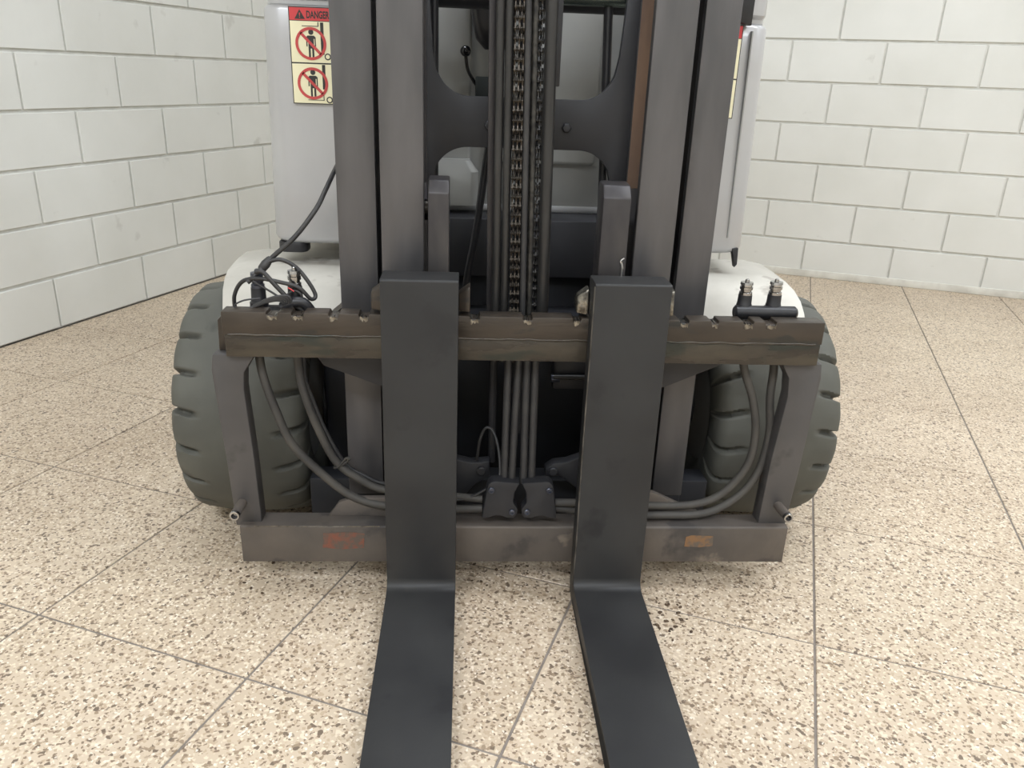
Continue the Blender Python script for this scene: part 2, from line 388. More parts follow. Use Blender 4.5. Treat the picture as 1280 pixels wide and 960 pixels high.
for a, b in notches:
    bm = new(); n = 7
    rows = []
    for k in range(2):
        rows.append([bm.verts.new((a+0.002+(b-a-0.004)*i/(n-1), 1.4708 if k == 0 else 1.505, 0.6175+random.uniform(-0.003, 0.0022))) for i in range(n)])
    lowr = [bm.verts.new((a+0.002+(b-a-0.004)*i/(n-1), 1.4704, 0.6105+random.uniform(-0.003, 0.003))) for i in range(n)]
    lowb = [bm.verts.new((a+0.002+(b-a-0.004)*i/(n-1), 1.505, 0.6105)) for i in range(n)]
    for i in range(n-1):
        bm.faces.new([rows[0][i], rows[0][i+1], rows[1][i+1], rows[1][i]]); bm.faces.new([lowr[i], lowr[i+1], rows[0][i+1], rows[0][i]])
        bm.faces.new([lowb[i], rows[1][i], rows[1][i+1], lowb[i+1]]); bm.faces.new([lowr[i], lowb[i], lowb[i+1], lowr[i+1]])
    bm.faces.new([lowr[0], rows[0][0], rows[1][0], lowb[0]]); bm.faces.new([lowr[-1], lowb[-1], rows[1][-1], rows[0][-1]])
    obj('notch_grease', bm, 'greasy_metal', ub, smooth=50)

# --- lower bar
lb = obj('lower_carriage_bar', prism(new(), [(1.470, 0.072), (1.527, 0.072), (1.527, 0.160), (1.473, 0.160), (1.470, 0.157)], -0.462, 0.712, 'x'), 'carriage_dusty', truck, bevel=0.002)
bm = prism(new(), [(-0.293, .108), (-0.25, .104), (-0.206, .108), (-0.204, .142), (-0.235, .146), (-0.29, .143)], 1.4692, 1.4705); obj('rust_patch', bm, 'rust_red', lb)
bm = prism(new(), [(0.487, .112), (0.52, .110), (0.549, .114), (0.548, .138), (0.50, .140), (0.488, .136)], 1.4692, 1.4705); obj('rust_patch', bm, 'rust_orange', lb)
for x0, x1, s in ((-0.33, -0.20, 1), (0.44, 0.55, -1)):       # sloped gussets standing on the bar
    pl_ = [(-.285, .1595), (-.10, .1595), (-.10, .206), (-.235, .203), (-.262, .192), (-.275, .172)] if s > 0 else [(.36, .1595), (.535, .1595), (.515, .178), (.47, .196), (.42, .220), (.36, .235)]
    obj('gusset', prism(new(), pl_, 1.512, 1.526), 'carriage_dusty', lb, bevel=0.002)

bm = tube(new(), [(-.432+i*.013, 1.4705, .1592+random.uniform(-.0004, .0003)) for i in range(21)], .0013, 6, 2); obj('pale_edge', bm, 'weld', lb, smooth=60)  # thin pale line along the top front edge of the bar

# --- side plates with end tubes
def side_plate(poly, xt):
    p = obj('side_plate', prism(new(), poly, 1.488, 1.528), 'plate_grey', truck, bevel=0.003)
    bm = lathe(new(), [(0, .010), (.058, .010), (.060, .009), (.060, .0062), (.030, .0062)], (xt, 1.487, .205), (0, -1, 0.06), 20)
    t = obj('end_tube', bm, 'carriage_dusty', p, smooth=35)
    bm = lathe(new(), [(0, .0103), (.006, .0104), (.008, .0095), (.008, .0064), (.0, .0064)], (xt, 1.4345, .2082), (0, -1, 0.06), 20)
    obj('tube_rim', bm, 'chrome', p, smooth=35)
    return p
side_plate([(-0.474, .150), (-0.420, .150), (-0.424, .30), (-0.432, .46), (-0.429, .495), (-0.413, .520), (-0.405, .5325), (-0.487, .5325), (-0.492, .50), (-0.480, .30)], -0.457)
side_plate([(0.712, .150), (0.650, .150), (0.655, .30), (0.668, .46), (0.664, .50), (0.652, .520), (0.645, .5325), (0.728, .5325), (0.732, .50), (0.722, .30)], 0.688)
for poly in ([(-0.480, .5325), (-0.45, .5325), (-0.45, .612), (-0.462, .612), (-0.478, .595)], [(0.706, .5325), (0.728, .5325), (0.728, .580), (0.718, .598), (0.706, .60)]):
    obj('side_plate_top', prism(new(), poly, 1.5125, 1.530), 'carriage_paint', truck, bevel=0.002)
for poly in ([(-0.291, .5315), (-0.291, .516), (-0.280, .500), (-0.160, .455), (-0.10, .455), (-0.10, .5315)], [(0.538, .5315), (0.538, .523), (0.525, .512), (0.419, .464), (0.36, .455), (0.36, .5315)]):
    obj('brace_plate', prism(new(), poly, 1.522, 1.540), 'frame_black', truck, bevel=0.002)
# --- roller plates standing inside the mast
for x0, x1 in ((-0.071, -0.031), (0.262, 0.316)):
    rp = obj('roller_plate', prism(new(), [(1.530, .47), (1.60, .47), (1.60, .86), (1.590, .872), (1.548, .868), (1.530, .846)], x0, x1, 'x'), 'mast_edge', truck, bevel=0.003)
    for z in (.56, .80):
        xo = x0-0.001 if x0 < 0 else x1+0.001; d = -0.02 if x0 < 0 else 0.02
        obj('roller', cyl(new(), (xo, 1.623, z), (xo+d*0.5, 1.623, z), .021, n=20), 'chain_steel', rp, smooth=40)

# --- mast rails (channels open towards the middle)
def rail(name, xo, xi, y0, depth, fl, z0, z1, m):
    """xo: closed outer side, xi: open inner edge"""
    s = 1 if xi > xo else -1; wb = 0.022*s
    poly = [(xo, y0), (xi, y0), (xi, y0+fl), (xo+wb, y0+fl), (xo+wb, y0+depth-fl), (xi, y0+depth-fl), (xi, y0+depth), (xo, y0+depth)]
    return obj(name, prism(new(), poly, z0, z1, 'z'), m, truck, bevel=0.002)
RAILS = {-1: dict(oo=-0.2520, oi=-0.1755, io=-0.1630, ii=-0.0805), 1: dict(oo=0.5065, oi=0.4385, io=0.4150, ii=0.3365)}
for sgn in (-1, 1):
    q = RAILS[sgn]
    o = rail('outer_mast_rail', q['oo'], q['oi'], 1.600, 0.165, 0.020, 0.165, 2.15, 'mast_steel')
    i = rail('inner_mast_rail', q['io'], q['ii'], 1.560, 0.150, 0.018, 0.20, 2.25, 'mast_steel')
    xi = q['ii']
    bm = box(new(), min(xi, xi+sgn*0.045), max(xi, xi+sgn*0.045), 1.6905, 1.6925, 0.845, 2.2); obj('roller_track', bm, 'rust_track' if sgn > 0 else 'mast_edge', i)
    bm = box(new(), min(xi-sgn*.0006, xi), max(xi-sgn*.0006, xi), 1.5605, 1.5785, 0.70, 2.2); obj('rail_lip', bm, 'mast_edge', i)
    # foot of the outer rail
    xa, xb = sorted((q['oo'], q['oo']-sgn*0.17))
    obj('mast_foot', prism(new(), [(xa, .10), (xb, .10), (xb, .164), (xa, .164)], 1.605, 1.78), 'frame_black', truck, bevel=0.006)

# --- rear cross plate of the mast with flared ends
cx, hw = XC, 0.232
def flare(zc, za, n=10):   # half outline from the middle to the end
    return [(0.115+(hw-0.045-0.115)*t, zc + (za-zc)*(1-math.sqrt(max(0, 1-t*t)))) for t in [i/n for i in range(n+1)]]
up = flare(1.015, 1.100); lo_ = flare(0.916, 0.846)
poly = [(cx-p[0], p[1]) for p in up[::-1]] + [(cx+p[0], p[1]) for p in up]
poly += [(cx+hw-0.036, 1.24), (cx+hw, 1.24), (cx+hw, 0.70), (cx+hw-0.036, 0.70)]
poly += [(cx+p[0], p[1]) for p in lo_[::-1]] + [(cx-p[0], p[1]) for p in lo_]
poly += [(cx-hw+0.036, 0.70), (cx-hw, 0.70), (cx-hw, 1.24), (cx-hw+0.036, 1.24)]
cp = obj('mast_crossmember', prism(new(), poly, 1.712, 1.730), 'frame_black', truck, bevel=0.0015)
for x in (0.045, 0.205):
    bm = lathe(new(), [(0, .010), (.007, .010), (.009, .008)], (x, 1.7125, 0.960), (0, -1, 0), 6); obj('bolt', bm, 'frame_black', cp, bevel=0.001)
# horizontal tube behind the mast, top of the picture
bm = cyl(new(), (-0.20, 1.80, 1.215), (0.44, 1.80, 1.215), 0.034, n=28); bt = obj('mast_tie_tube', bm, 'black_plastic', truck, smooth=40)
obj('tube_sleeve', cyl(new(), (0.17, 1.764, 1.214), (0.42, 1.764, 1.214), 0.0220, n=28), 'tube_green_steel', bt, smooth=40)
# tilt rods / hoses behind the cross plate
for pts, r in (([(0.278, 1.77, 1.30), (0.2845, 1.77, 1.176), (0.2985, 1.77, 0.84), (0.303, 1.77, 0.70)], .0095), ([(-0.068, 1.77, 1.30), (-0.0685, 1.77, 0.62)], .009),
               ([(0.062, 1.79, 0.97), (0.050, 1.80, 0.923), (0.024, 1.80, 0.725), (0.004, 1.81, 0.60), (-0.002, 1.82, 0.45)], .0085)):
    obj('hydraulic_line', tube(new(), pts, r, 10, 5), 'black_plastic', truck, smooth=50)

# --- lift pipes, hoses and chains in the middle
def line(name, x_top, x_bot, r, y, m, z0=0.50, z1=2.1):
    def X(z): return x_bot + (x_top-x_bot)*(z-0.60)/(1.10-0.60)
    return obj(name, tube(new(), [(X(z0), y, z0), (X((z0+z1)/2), y, (z0+z1)/2), (X(z1), y, z1)], r, 12, 1), m, truck, smooth=50)
line('lift_pipe', 0.0585, 0.0640, .0083, 1.570, 'pipe_grey')
line('lift_pipe', 0.0755, 0.0815, .0080, 1.567, 'pipe_grey')
line('hydraulic_hose', 0.1080, 0.1185, .0062, 1.560, 'hose_rubber')
line('hydraulic_hose', 0.1215, 0.1325, .0062, 1.572, 'pipe_oily')
line('hydraulic_hose', 0.1520, 0.1610, .0120, 1.580, 'pipe_grey')
def XL(xt, xb, z): return xb + (xt-xb)*(z-0.60)/0.5
bm = new(); poly = [(XL(.045, .052, .55)-.006, .55), (XL(.045, .052, .55)+.006, .55), (XL(.045, .052, 2.1)+.006, 2.1), (XL(.045, .052, 2.1)-.006, 2.1)]
obj('guide_strip', prism(bm, poly, 1.60, 1.62), 'mast_edge', truck, bevel=0.001)
poly = [(0.160, 1.04), (0.176, 1.04), (0.176, 1.24), (0.160, 1.24)]
obj('cylinder_bracket', prism(new(), poly, 1.62, 1.66), 'frame_black', truck, bevel=0.002)
bm = lathe(new(), [(0, .021), (1.75, .021)], (0.125, 1.66, 0.30), (-0.008, 0, 1), 24); obj('lift_cylinder', bm, 'deep_black', truck, smooth=40)
# leaf chain link: figure-eight plates, alternately offset by one pitch
def plate(bm, x0, x1, zc, p, r):
    pts = []
    for i in range(9): a = math.radians(0+180*i/8); pts.append((r*math.cos(a), zc+p/2+r*math.sin(a)))
    pts.append((-r*0.68, zc))
    for i in range(9): a = math.radians(180+180*i/8); pts.append((r*math.cos(a), zc-p/2+r*math.sin(a)))
    pts.append((r*0.68, zc))
    prism(bm, pts, x0, x1, 'x')
PIT = 0.0175
bm = new(); r = 0.0088
for x0 in (-.0088, -.0012, .0064): plate(bm, x0, x0+.0024, 0.0, PIT, r)
for x0 in (-.0050, .0026): plate(bm, x0, x0+.0024, PIT, PIT, .0058)
for zc in (PIT/2, -PIT/2): cyl(bm, (-.0100, 0, zc), (.0100, 0, zc), .0030, n=8)
bmesh.ops.recalc_face_normals(bm, faces=bm.faces[:])
link_me = bpy.data.meshes.new('chain_link'); bm.to_mesh(link_me); bm.free(); link_me.materials.append(MATS['chain_steel'])
link_me2 = link_me.copy(); link_me2.materials.clear(); link_me2.materials.append(MATS['pipe_oily'])
for xt, xb, y, zb in ((0.0925, 0.1010, 1.562, 0.53), (0.1365, 0.1465, 1.606, 0.53)):
    bmc = prism(new(), [(XL(xt, xb, zb)-.011, zb-.03), (XL(xt, xb, zb)+.011, zb-.03), (XL(xt, xb, zb)+.011, zb+.012), (XL(xt, xb, zb)-.011, zb+.012)], y-.008, y+.008)
    ch = obj('lift_chain', bmc, 'carriage_paint', truck, bevel=0.002)
    lm = link_me if y < 1.6 else link_me2
    k = 0; z = zb+0.02
    while z < 2.1:
        o = link('chain_link', lm, (XL(xt, xb, z), y, z), ch); o.rotation_euler = (0, math.atan2(xt-xb, 0.5), 0); z += 2*PIT

# lower hoses into the clamps
for xt, xb, r, m, y in ((0.064, 0.066, .0085, 'frame_black', 1.600), (0.0915, 0.0895, .0078, 'hose_rubber', 1.512), (0.112, 0.1055, .0078, 'hose_rubber', 1.510),
                        (0.130, 0.1305, .0080, 'hose_rubber', 1.512), (0.1475, 0.1480, .0080, 'hose_rubber', 1.514)):
    z0 = 0.25
    pts = [(xt, 1.545 if y < 1.55 else y, 0.60), (xt, 1.530 if y < 1.55 else y, 0.50), ((xt+xb)/2, y+.005, 0.38), (xb, y-.012 if y < 1.55 else y, z0)]
    obj('hydraulic_hose', tube(new(), pts, r, 12, 5), m, truck, smooth=50)
def clamp(mir, x_in):
    s = mir
    poly = [(0, .262), (.052, .266)] + [(.052+.016*math.sin(math.radians(a)), .250+.016*math.cos(math.radians(a))) for a in (30, 60, 90)]
    poly += [(.078, .178), (.066, .178), (.050, .184), (.036, .183), (.024, .178), (.010, .178), (.003, .186), (.002, .200), (.012, .215), (.010, .240)]
    poly = [(x_in+s*(p[0]+.001), p[1]) for p in poly]
    c = obj('hose_clamp', prism(new(), poly, 1.474, 1.506), 'frame_black', truck, bevel=0.003)
    for bx_, bz in ((.060, .246), (.015, .194)):
        x = x_in+s*bx_
        bm = lathe(new(), [(0, .0068), (.004, .0068), (.005, .0058), (.005, .0035), (.002, .0032)], (x, 1.4745, bz), (0, -1, 0), 14)
        obj('bolt', bm, 'steel_fitting', c, smooth=30)
    return c
clamp(-1, 0.1225); clamp(1, 0.1245)

# --- hoses sweeping from the clamps up to the couplers
HL1 = [(0.045, 1.495, .190), (-0.063, 1.500, .185), (-0.160, 1.510, .186), (-0.234, 1.515, .207), (-0.298, 1.515, .264), (-0.352, 1.515, .329), (-0.380, 1.518, .401), (-0.400, 1.522, .470), (-0.407, 1.528, .521), (-0.404, 1.538, .612)]
HL2 = [(0.045, 1.500, .210), (-0.060, 1.515, .212), (-0.168, 1.535, .212), (-0.218, 1.538, .235), (-0.267, 1.538, .277), (-0.302, 1.536, .357), (-0.325, 1.535, .437), (-0.334, 1.535, .507), (-0.333, 1.540, .612)]
HL3 = [(-0.08, 1.545, .220), (-0.168, 1.548, .220), (-0.211, 1.550, .238), (-0.252, 1.550, .268), (-0.288, 1.548, .343), (-0.312, 1.548, .416), (-0.325, 1.548, .469), (-0.322, 1.550, .56)]
HR1 = [(0.200, 1.495, .205), (0.321, 1.505, .198), (0.419, 1.510, .190), (0.516, 1.515, .192), (0.574, 1.515, .222), (0.618, 1.515, .291), (0.624, 1.517, .367), (0.608, 1.520, .441), (0.578, 1.525, .520), (0.566, 1.538, .620)]
HR2 = [(0.200, 1.500, .190), (0.327, 1.500, .172), (0.427, 1.500, .172), (0.535, 1.505, .175), (0.608, 1.515, .213), (0.647, 1.522, .272), (0.660, 1.530, .358), (0.650, 1.532, .440), (0.648, 1.534, .514), (0.636, 1.538, .620)]
for pts, r, m in ((HL1, .0088, 'hose_dusty'), (HL2, .0085, 'hose_dusty'), (HL3, .0050, 'hose_rubber'), (HR1, .0088, 'hose_dusty'), (HR2, .0088, 'hose_dusty')):
    obj('hydraulic_hose', tube(new(), pts, r, 12, 6), m, truck, smooth=50)
bm = new(); ctr = Vector((-0.256, 1.543, .272)); t = Vector((-.5, 0, .8)).normalized(); a, b = frame_at(t)
tube(bm, [ctr + a*.014*math.cos(q) + b*.020*math.sin(q) for q in [i*math.pi/6 for i in range(13)]], .0022, 6, 2)
obj('cable_tie', bm, 'hose_dusty', truck, smooth=50)
bm = tube(new(), [(-.262, 1.53, .268), (-.245, 1.52, .292), (-.238, 1.515, .296), (-.242, 1.52, .286)], .0018, 6, 4); obj('tie_tail', bm, 'hose_dusty', truck, smooth=50)
# small wiring loop and lugs low in the gap
obj('wiring_loop', tube(new(), [(-.02, 1.50, .205), (.02, 1.50, .215), (.060, 1.50, .240), (.080, 1.505, .262), (.078, 1.53, .31), (.066, 1.55, .345), (.050, 1.555, .352), (.038, 1.555, .325), (.034, 1.56, .29), (.030, 1.57, .25)], .0032, 8, 6), 'hose_rubber', truck, smooth=50)
for poly in ([(-.03, .28), (.02, .268), (.060, .272), (.062, .235), (.03, .215), (.005, .185), (-.03, .19)], [(.262, .285), (.230, .272), (.200, .268), (.182, .255), (.184, .232), (.215, .238), (.262, .20)]):
    lug = obj('mast_lug', prism(new(), poly, 1.555, 1.585), 'frame_black', truck, bevel=0.004)
    x = .042 if poly[0][0] < 0 else .20
    obj('pin', lathe(new(), [(0, .010), (.006, .010), (.008, .008)], (x, 1.556, .250), (0, -1, 0), 16), 'frame_black', lug, smooth=40)
# bluish shape behind the right gap: pump body with fittings
pb = obj('hydraulic_block', box(new(), 0.20, 0.30, 1.66, 1.72, 0.40, 0.52), 'frame_black', truck, bevel=0.008)
obj('fitting', cyl(new(), (0.195, 1.655, .43), (0.215, 1.655, .43), .010, n=6), 'steel_fitting', pb, bevel=0.001)
obj('valve_pipe', cyl(new(), (0.20, 1.65, .435), (0.36, 1.65, .435), .006, n=10), 'pipe_grey', truck, smooth=40)
obj('hydraulic_line', tube(new(), [(0.503, 1.80, .56), (0.510, 1.79, .46), (0.536, 1.78, .36), (0.540, 1.78, .28), (0.525, 1.79, .20)], .012, 10, 5), 'frame_black', truck, smooth=50)

# --- quick couplers behind the bar
def coupler(x, y, zb, zt, bright, tilt=0.0):
    ax = Vector((tilt, 0, 1)); H = zt-zb
    c = obj('quick_coupler', lathe(new(), [(0, .0180), (H*.36, .0180), (H*.38, .0155), (H*.42, .0155), (H*.44, .0145), (H*.66, .0138)], (x, y, zb), ax, 18), 'black_plastic', truck, smooth=35)
    top = Vector((x, y, zb)) + ax*(H*.66)
    m = 'chrome' if bright else 'steel_fitting'
    obj('collar', lathe(new(), [(0, .0130), (H*.06, .0130), (H*.08, .0108), (H*.12, .0108), (H*.13, .0130), (H*.19, .0130), (H*.20, .0112), (H*.24, .0112), (H*.245, .0130), (H*.30, .0124)], top, ax, 20), m, c, smooth=30)
    obj('nipple', lathe(new(), [(0, .0045), (H*.06, .0042), (H*.075, .002)], top + ax*(H*.30), ax, 12), m, c, smooth=40)
    return c
coupler(-0.402, 1.540, .590, .688, False); coupler(-0.331, 1.540, .590, .694, True)
coupler(0.5675, 1.540, .605, .690, True); coupler(0.628, 1.540, .605, .692, True)
obj('coupler_manifold', lathe(new(), [(0, .010), (.003, .0135), (.125, .0135), (.130, .009)], (0.545, 1.530, .627), (1, 0, 0), 18), 'black_plastic', truck, smooth=40)
obj('coupler_manifold', lathe(new(), [(0, .010), (.003, .0135), (.105, .0135), (.108, .009)], (-0.418, 1.540, .606), (1, 0, 0), 18), 'black_plastic', truck, smooth=40)

# --- electric cable and its wound loops on the left coupler
CB = [(-0.255, 1.820, .900), (-0.266, 1.720, .872), (-0.276, 1.620, .834), (-0.289, 1.580, .803), (-0.327, 1.560, .753), (-0.368, 1.552, .716), (-0.384, 1.548, .701), (-0.400, 1.530, .683), (-0.417, 1.522, .668)]
obj('control_cable', tube(new(), CB, .0048, 10, 6), 'hose_rubber', truck, smooth=50)
L1 = [(-0.384, 1.545, .703), (-0.356, 1.545, .709), (-0.327, 1.545, .694), (-0.303, 1.542, .664), (-0.292, 1.540, .640), (-0.300, 1.530, .636), (-0.320, 1.522, .660), (-0.358, 1.518, .672), (-0.396, 1.520, .677), (-0.428, 1.528, .668), (-0.447, 1.535, .639), (-0.450, 1.540, .606)]
obj('control_cable', tube(new(), L1, .0040, 10, 6), 'hose_rubber', truck, smooth=50)
L2 = [(-0.400, 1.520, .690), (-0.385, 1.518, .690), (-0.365, 1.516, .668), (-0.345, 1.516, .645), (-0.325, 1.516, .625), (-0.300, 1.522, .606)]
obj('control_cable', tube(new(), L2, .0045, 10, 6), 'hose_rubber', truck, smooth=50)
L3 = [(-0.405, 1.518, .672), (-0.375, 1.514, .655), (-0.350, 1.514, .642), (-0.33, 1.518, .655), (-0.315, 1.52, .645), (-0.322, 1.52, .620)]
obj('control_cable', tube(new(), L3, .0022, 8, 6), 'hose_rubber', truck, smooth=50)
for k in range(5):
    q = k*.0042
    pts = [(-0.412+q*.6, 1.506, .620+q*.5), (-0.395+q, 1.504, .628+q*.7), (-0.372+q, 1.503, .637+q*.6), (-0.352+q, 1.504, .638+q*.5), (-0.345+q*.8, 1.508, .624)]
    obj('cable_strand', tube(new(), pts, .0028, 8, 5), 'hose_rubber', truck, smooth=50)
obj('cable_strand', tube(new(), [(-0.405, 1.503, .624), (-0.434, 1.502, .622), (-0.438, 1.502, .629), (-0.420, 1.503, .638), (-0.39, 1.504, .642)], .0018, 6, 5), 'hose_rubber', truck, smooth=50)
obj('taped_plug', tube(new(), [(-0.352, 1.515, .622), (-0.335, 1.514, .632), (-0.312, 1.516, .632), (-0.298, 1.522, .612)], .0105, 12, 5), 'black_plastic', truck, smooth=50)
obj('cable_boot', lathe(new(), [(0, .005), (.006, .0085), (.018, .0095), (.030, .007), (.034, .005)], (-0.396, 1.541, .686), (.5, .25, .62), 12), 'hose_rubber', truck, smooth=50)
obj('red_wire', tube(new(), [(-0.338, 1.512, .662), (-0.332, 1.511, .659), (-0.327, 1.511, .655)], .0011, 6, 4), 'decal_red', truck, smooth=50)

# --- tyres: solid, with shoulder grooves
def tyre_mesh():
    Rr, NL, NA, W2 = 0.2875, 20, 600, 0.1450
    prof = [(-0.115, .150), (-0.136, .165), (-0.1430, .195), (-W2, .225), (-0.1445, .245), (-0.1410, .259), (-0.1345, .269), (-0.1255, .2755)]
    prof += [(-0.116+0.232*i/24, .2785+.009*(1-(abs(-0.116+0.232*i/24)/.116)**2.4)) for i in range(25)]
    prof += [(-x, r_) for x, r_ in prof[7::-1]]
    bm = new(); rings = []
    for k in range(NA):
        th = 2*math.pi*k/NA; ring = []
        for x, r_ in prof:
            ax_ = abs(x); s = 1 if x > 0 else -1; d = 0.0
            if ax_ > 0.070 and r_ > 0.20:
                ph = th*NL/(2*math.pi) + (0.5 if s > 0 else 0.0) + (ax_-0.12)*2.4
                dist = abs((ph+0.5) % 1.0-0.5)*2*math.pi*Rr/NL     # metres along the tread
                g = max(0.0, min(1.0, (0.0085-dist)/0.0045)); e = max(0.0, min(1.0, (ax_-0.082)/0.010))
                fade = max(0.0, min(1.0, (r_-0.20)/0.04))
                d = 0.017*g*e*fade + (0.0022*(1-min(1, dist/0.040))*e*fade)
            rr = r_-d; xx = x-s*d*(0.55 if ax_ > 0.124 else 0)
            ring.append(bm.verts.new((xx, rr*math.cos(th), rr*math.sin(th))))
        rings.append(ring)
    n = len(prof)
    for k in range(NA):
        A, B = rings[k], rings[(k+1) % NA]
        for i in range(n-1): bm.faces.new([A[i], A[i+1], B[i+1], B[i]])
        bm.faces.new([A[n-1], A[0], B[0], B[n-1]])
    bmesh.ops.recalc_face_normals(bm, faces=bm.faces[:])
    me = bpy.data.meshes.new('tire'); bm.to_mesh(me); bm.free(); me.materials.append(MATS['tire_rubber'])
    me.polygons.foreach_set('use_smooth', [True]*len(me.polygons)); me.set_sharp_from_angle(angle=math.radians(45))
    return me
tm = tyre_mesh()
for x, rz, rx in ((-0.4950, 0, 0.07), (0.7270, math.pi, 0.11)):
    t = link('tire', tm, (x, 1.89, 0.2865), truck); t.rotation_euler = (rx, 0, rz)
    s = -1 if x < XC else 1
    bm = lathe(new(), [(-.12, .152), (-.10, .155), (.06, .155), (.07, .145), (.02, .10), (.0, .07), (.05, .06), (.055, .02)], (x, 1.89, .2865), (s, 0, 0), 32)
    obj('wheel_rim', bm, 'rim_paint', truck, smooth=35)
obj('axle_shade_box', box(new(), -0.335, 0.565, 1.80, 2.02, 0.055, 0.50), 'deep_black', truck, bevel=0.02)  # added dark box standing in for the deep shade between the tyres
obj('axle', cyl(new(), (-0.34, 1.89, .2865), (0.58, 1.89, .2865), 0.075, n=20), 'deep_black', truck, smooth=40)

# --- fenders over the tyres
def fender(s):
    prof = [(2.14, .604), (2.05, .606), (1.92, .606), (1.85, .602), (1.79, .592), (1.74, .577), (1.705, .560), (1.680, .540)]
    xo = [.700, .698, .690, .684, .677, .668, .660, .655]; xi = [.30, .30, .30, .30, .345, .385, .41, .425]
    bm = new(); top = []; bot = []
    n = 9
    for (y, z), a, b in zip(prof, xi, xo):
        if s < 0: b -= 0.016*max(0, min(1, (1.95-y)/0.2))
        rt, rb = [], []
        for i in range(n):
            t = i/(n-1); x = a+(b-a)*t; drop = 0.010*max(0, (t-0.86)/0.14)**2
            rt.append(bm.verts.new((XC+s*x, y, z-drop))); rb.append(bm.verts.new((XC+s*x, y, z-drop-.012)))
        top.append(rt); bot.append(rb)
    for k in range(len(prof)-1):
        for i in range(n-1):
            bm.faces.new([top[k][i], top[k][i+1], top[k+1][i+1], top[k+1][i]]); bm.faces.new([bot[k][i], bot[k+1][i], bot[k+1][i+1], bot[k][i+1]])
        for i in (0, n-1): bm.faces.new([top[k][i], top[k+1][i], bot[k+1][i], bot[k][i]])
    for k in (0, len(prof)-1):
        for i in range(n-1): bm.faces.new([top[k][i], top[k][i+1], bot[k][i+1], bot[k][i]])
    return obj('fender', bm, 'fender_grey', truck, smooth=35)
fender(-1); fender(1)

# --- body
def column(s):
    def X(a): return XC+s*a
    secs = []
    for z, ins in ((.658, .018), (.661, .009), (.667, .003), (.676, 0), (.80, 0), (.95, 0), (1.10, 0), (1.176, 0), (1.182, .003), (1.186, .008)):
        outer = .582 - .006*(z-.66)/.53 - ins
        xa, xb = sorted((X(.29), X(outer)))
        yf = 1.948 + ins*0.8 + 0.010*((z-.66)/.53)
        secs.append(rrect(xa, xb, yf, 2.50-ins, .045, z, 8))
    c = obj('body_column', loft(new(), secs), 'body_silver', truck, smooth=50)
    xa, xb = sorted((X(.29), X(.570)))
    secs = [rrect(xa, xb, 1.972, 2.48, .045, z, 8) for z in (1.187, 1.196)] + [rrect(xa+.0, xb+.0, 1.958, 2.50, .045, z, 8) for z in (1.204, 1.34)]
    obj('upper_panel', loft(new(), secs), 'body_silver', c, smooth=40)
    return c
bl = column(-1); br = column(1)
obj('rubber_pad', loft(new(), [rrect(-0.455, -0.385, 1.955, 2.02, .02, z, 5) for z in (.635, .660)]), 'black_plastic', truck, bevel=0.003)
obj('rubber_flap', prism(new(), [(0.668, .672), (0.684, .674), (0.686, .632), (0.680, .624)], 1.95, 1.97), 'black_plastic', truck, bevel=0.002)
bm = prism(new(), [(XC+.494, 1.186), (XC+.520, 1.180), (XC+.522, 1.30), (XC+.494, 1.30)], 1.935, 1.957); obj('dark_trim_strip', bm, 'black_plastic', truck, bevel=0.002)
obj('side_seam', prism(new(), [(XC+.532, .70), (XC+.535, .70), (XC+.530, 1.17), (XC+.527, 1.17)], 1.946, 1.962), 'shaded_silver', br)
for c, s_ in ((bl, -1), (br, 1)):
    xa, xb = sorted((XC+s_*.30, XC+s_*.555)); obj('step_plate', box(new(), xa, xb, 2.135, 2.56, .585, .601), 'fender_grey', truck, bevel=0.002)
obj('shade_filler_beam', box(new(), -0.342, 0.570, 1.615, 1.68, 0.02, 0.195), 'deep_black', truck, bevel=0.004)  # dark beam added and widened to fill the shaded gaps behind the carriage
# cowl panels seen between the mast rails
cw = obj('front_cowl', box(new(), -0.20, 0.44, 2.090, 2.14, 0.735, 1.32), 'shaded_silver', truck, bevel=0.004)
obj('cowl_panel', box(new(), 0.062, 0.325, 2.070, 2.092, 0.850, 1.30), 'shaded_silver', cw, bevel=0.010, seg=3)
obj('cowl_panel', box(new(), -0.20, 0.010, 2.075, 2.092, 0.850, 1.30), 'shaded_silver', cw, bevel=0.008, seg=3)
obj('cowl_lip', box(new(), -0.20, 0.44, 2.078, 2.12, 0.728, 0.745), 'body_silver', cw, bevel=0.004)  # lip keeps the unshaded silver, so it reads as a lit lower edge
obj('chassis_plate', box(new(), -0.28, 0.52, 1.96, 2.10, 0.585, 0.728), 'frame_black', truck, bevel=0.004)
obj('chassis', box(new(), -0.24, 0.47, 2.0, 3.25, 0.10, 0.585), 'deep_black', truck, bevel=0.01)
obj('pedal_box', loft(new(), [rrect(-0.10, 0.030, 2.03, 2.088, .02, z, 5) for z in (.748, .83)] + [rrect(-0.09, 0.010, 2.05, 2.088, .015, z, 5) for z in (.856, .858)]), 'shaded_silver', truck, smooth=40)
# hood and counterweight far behind
obj('hood', loft(new(), [rrect(-0.40, 0.64, 2.50, 3.45, .12, z, 8) for z in (.30, .95)] + [rrect(-0.36, 0.60, 2.54, 3.40, .12, 1.02, 8)]), 'body_silver', truck, smooth=40)
for x in (-0.36, 0.60):
    obj('guard_post', box(new(), x-.03, x+.03, 2.30, 2.36, 1.30, 2.25), 'frame_black', truck, bevel=0.006)
    obj('rear_tire', cyl(new(), (x-.08, 3.1, .23), (x+.08, 3.1, .23), .23, n=32), 'tire_rubber', truck, bevel=0.02)
obj('guard_roof', box(new(), -0.40, 0.64, 2.25, 3.3, 2.25, 2.30), 'frame_black', truck, bevel=0.006)
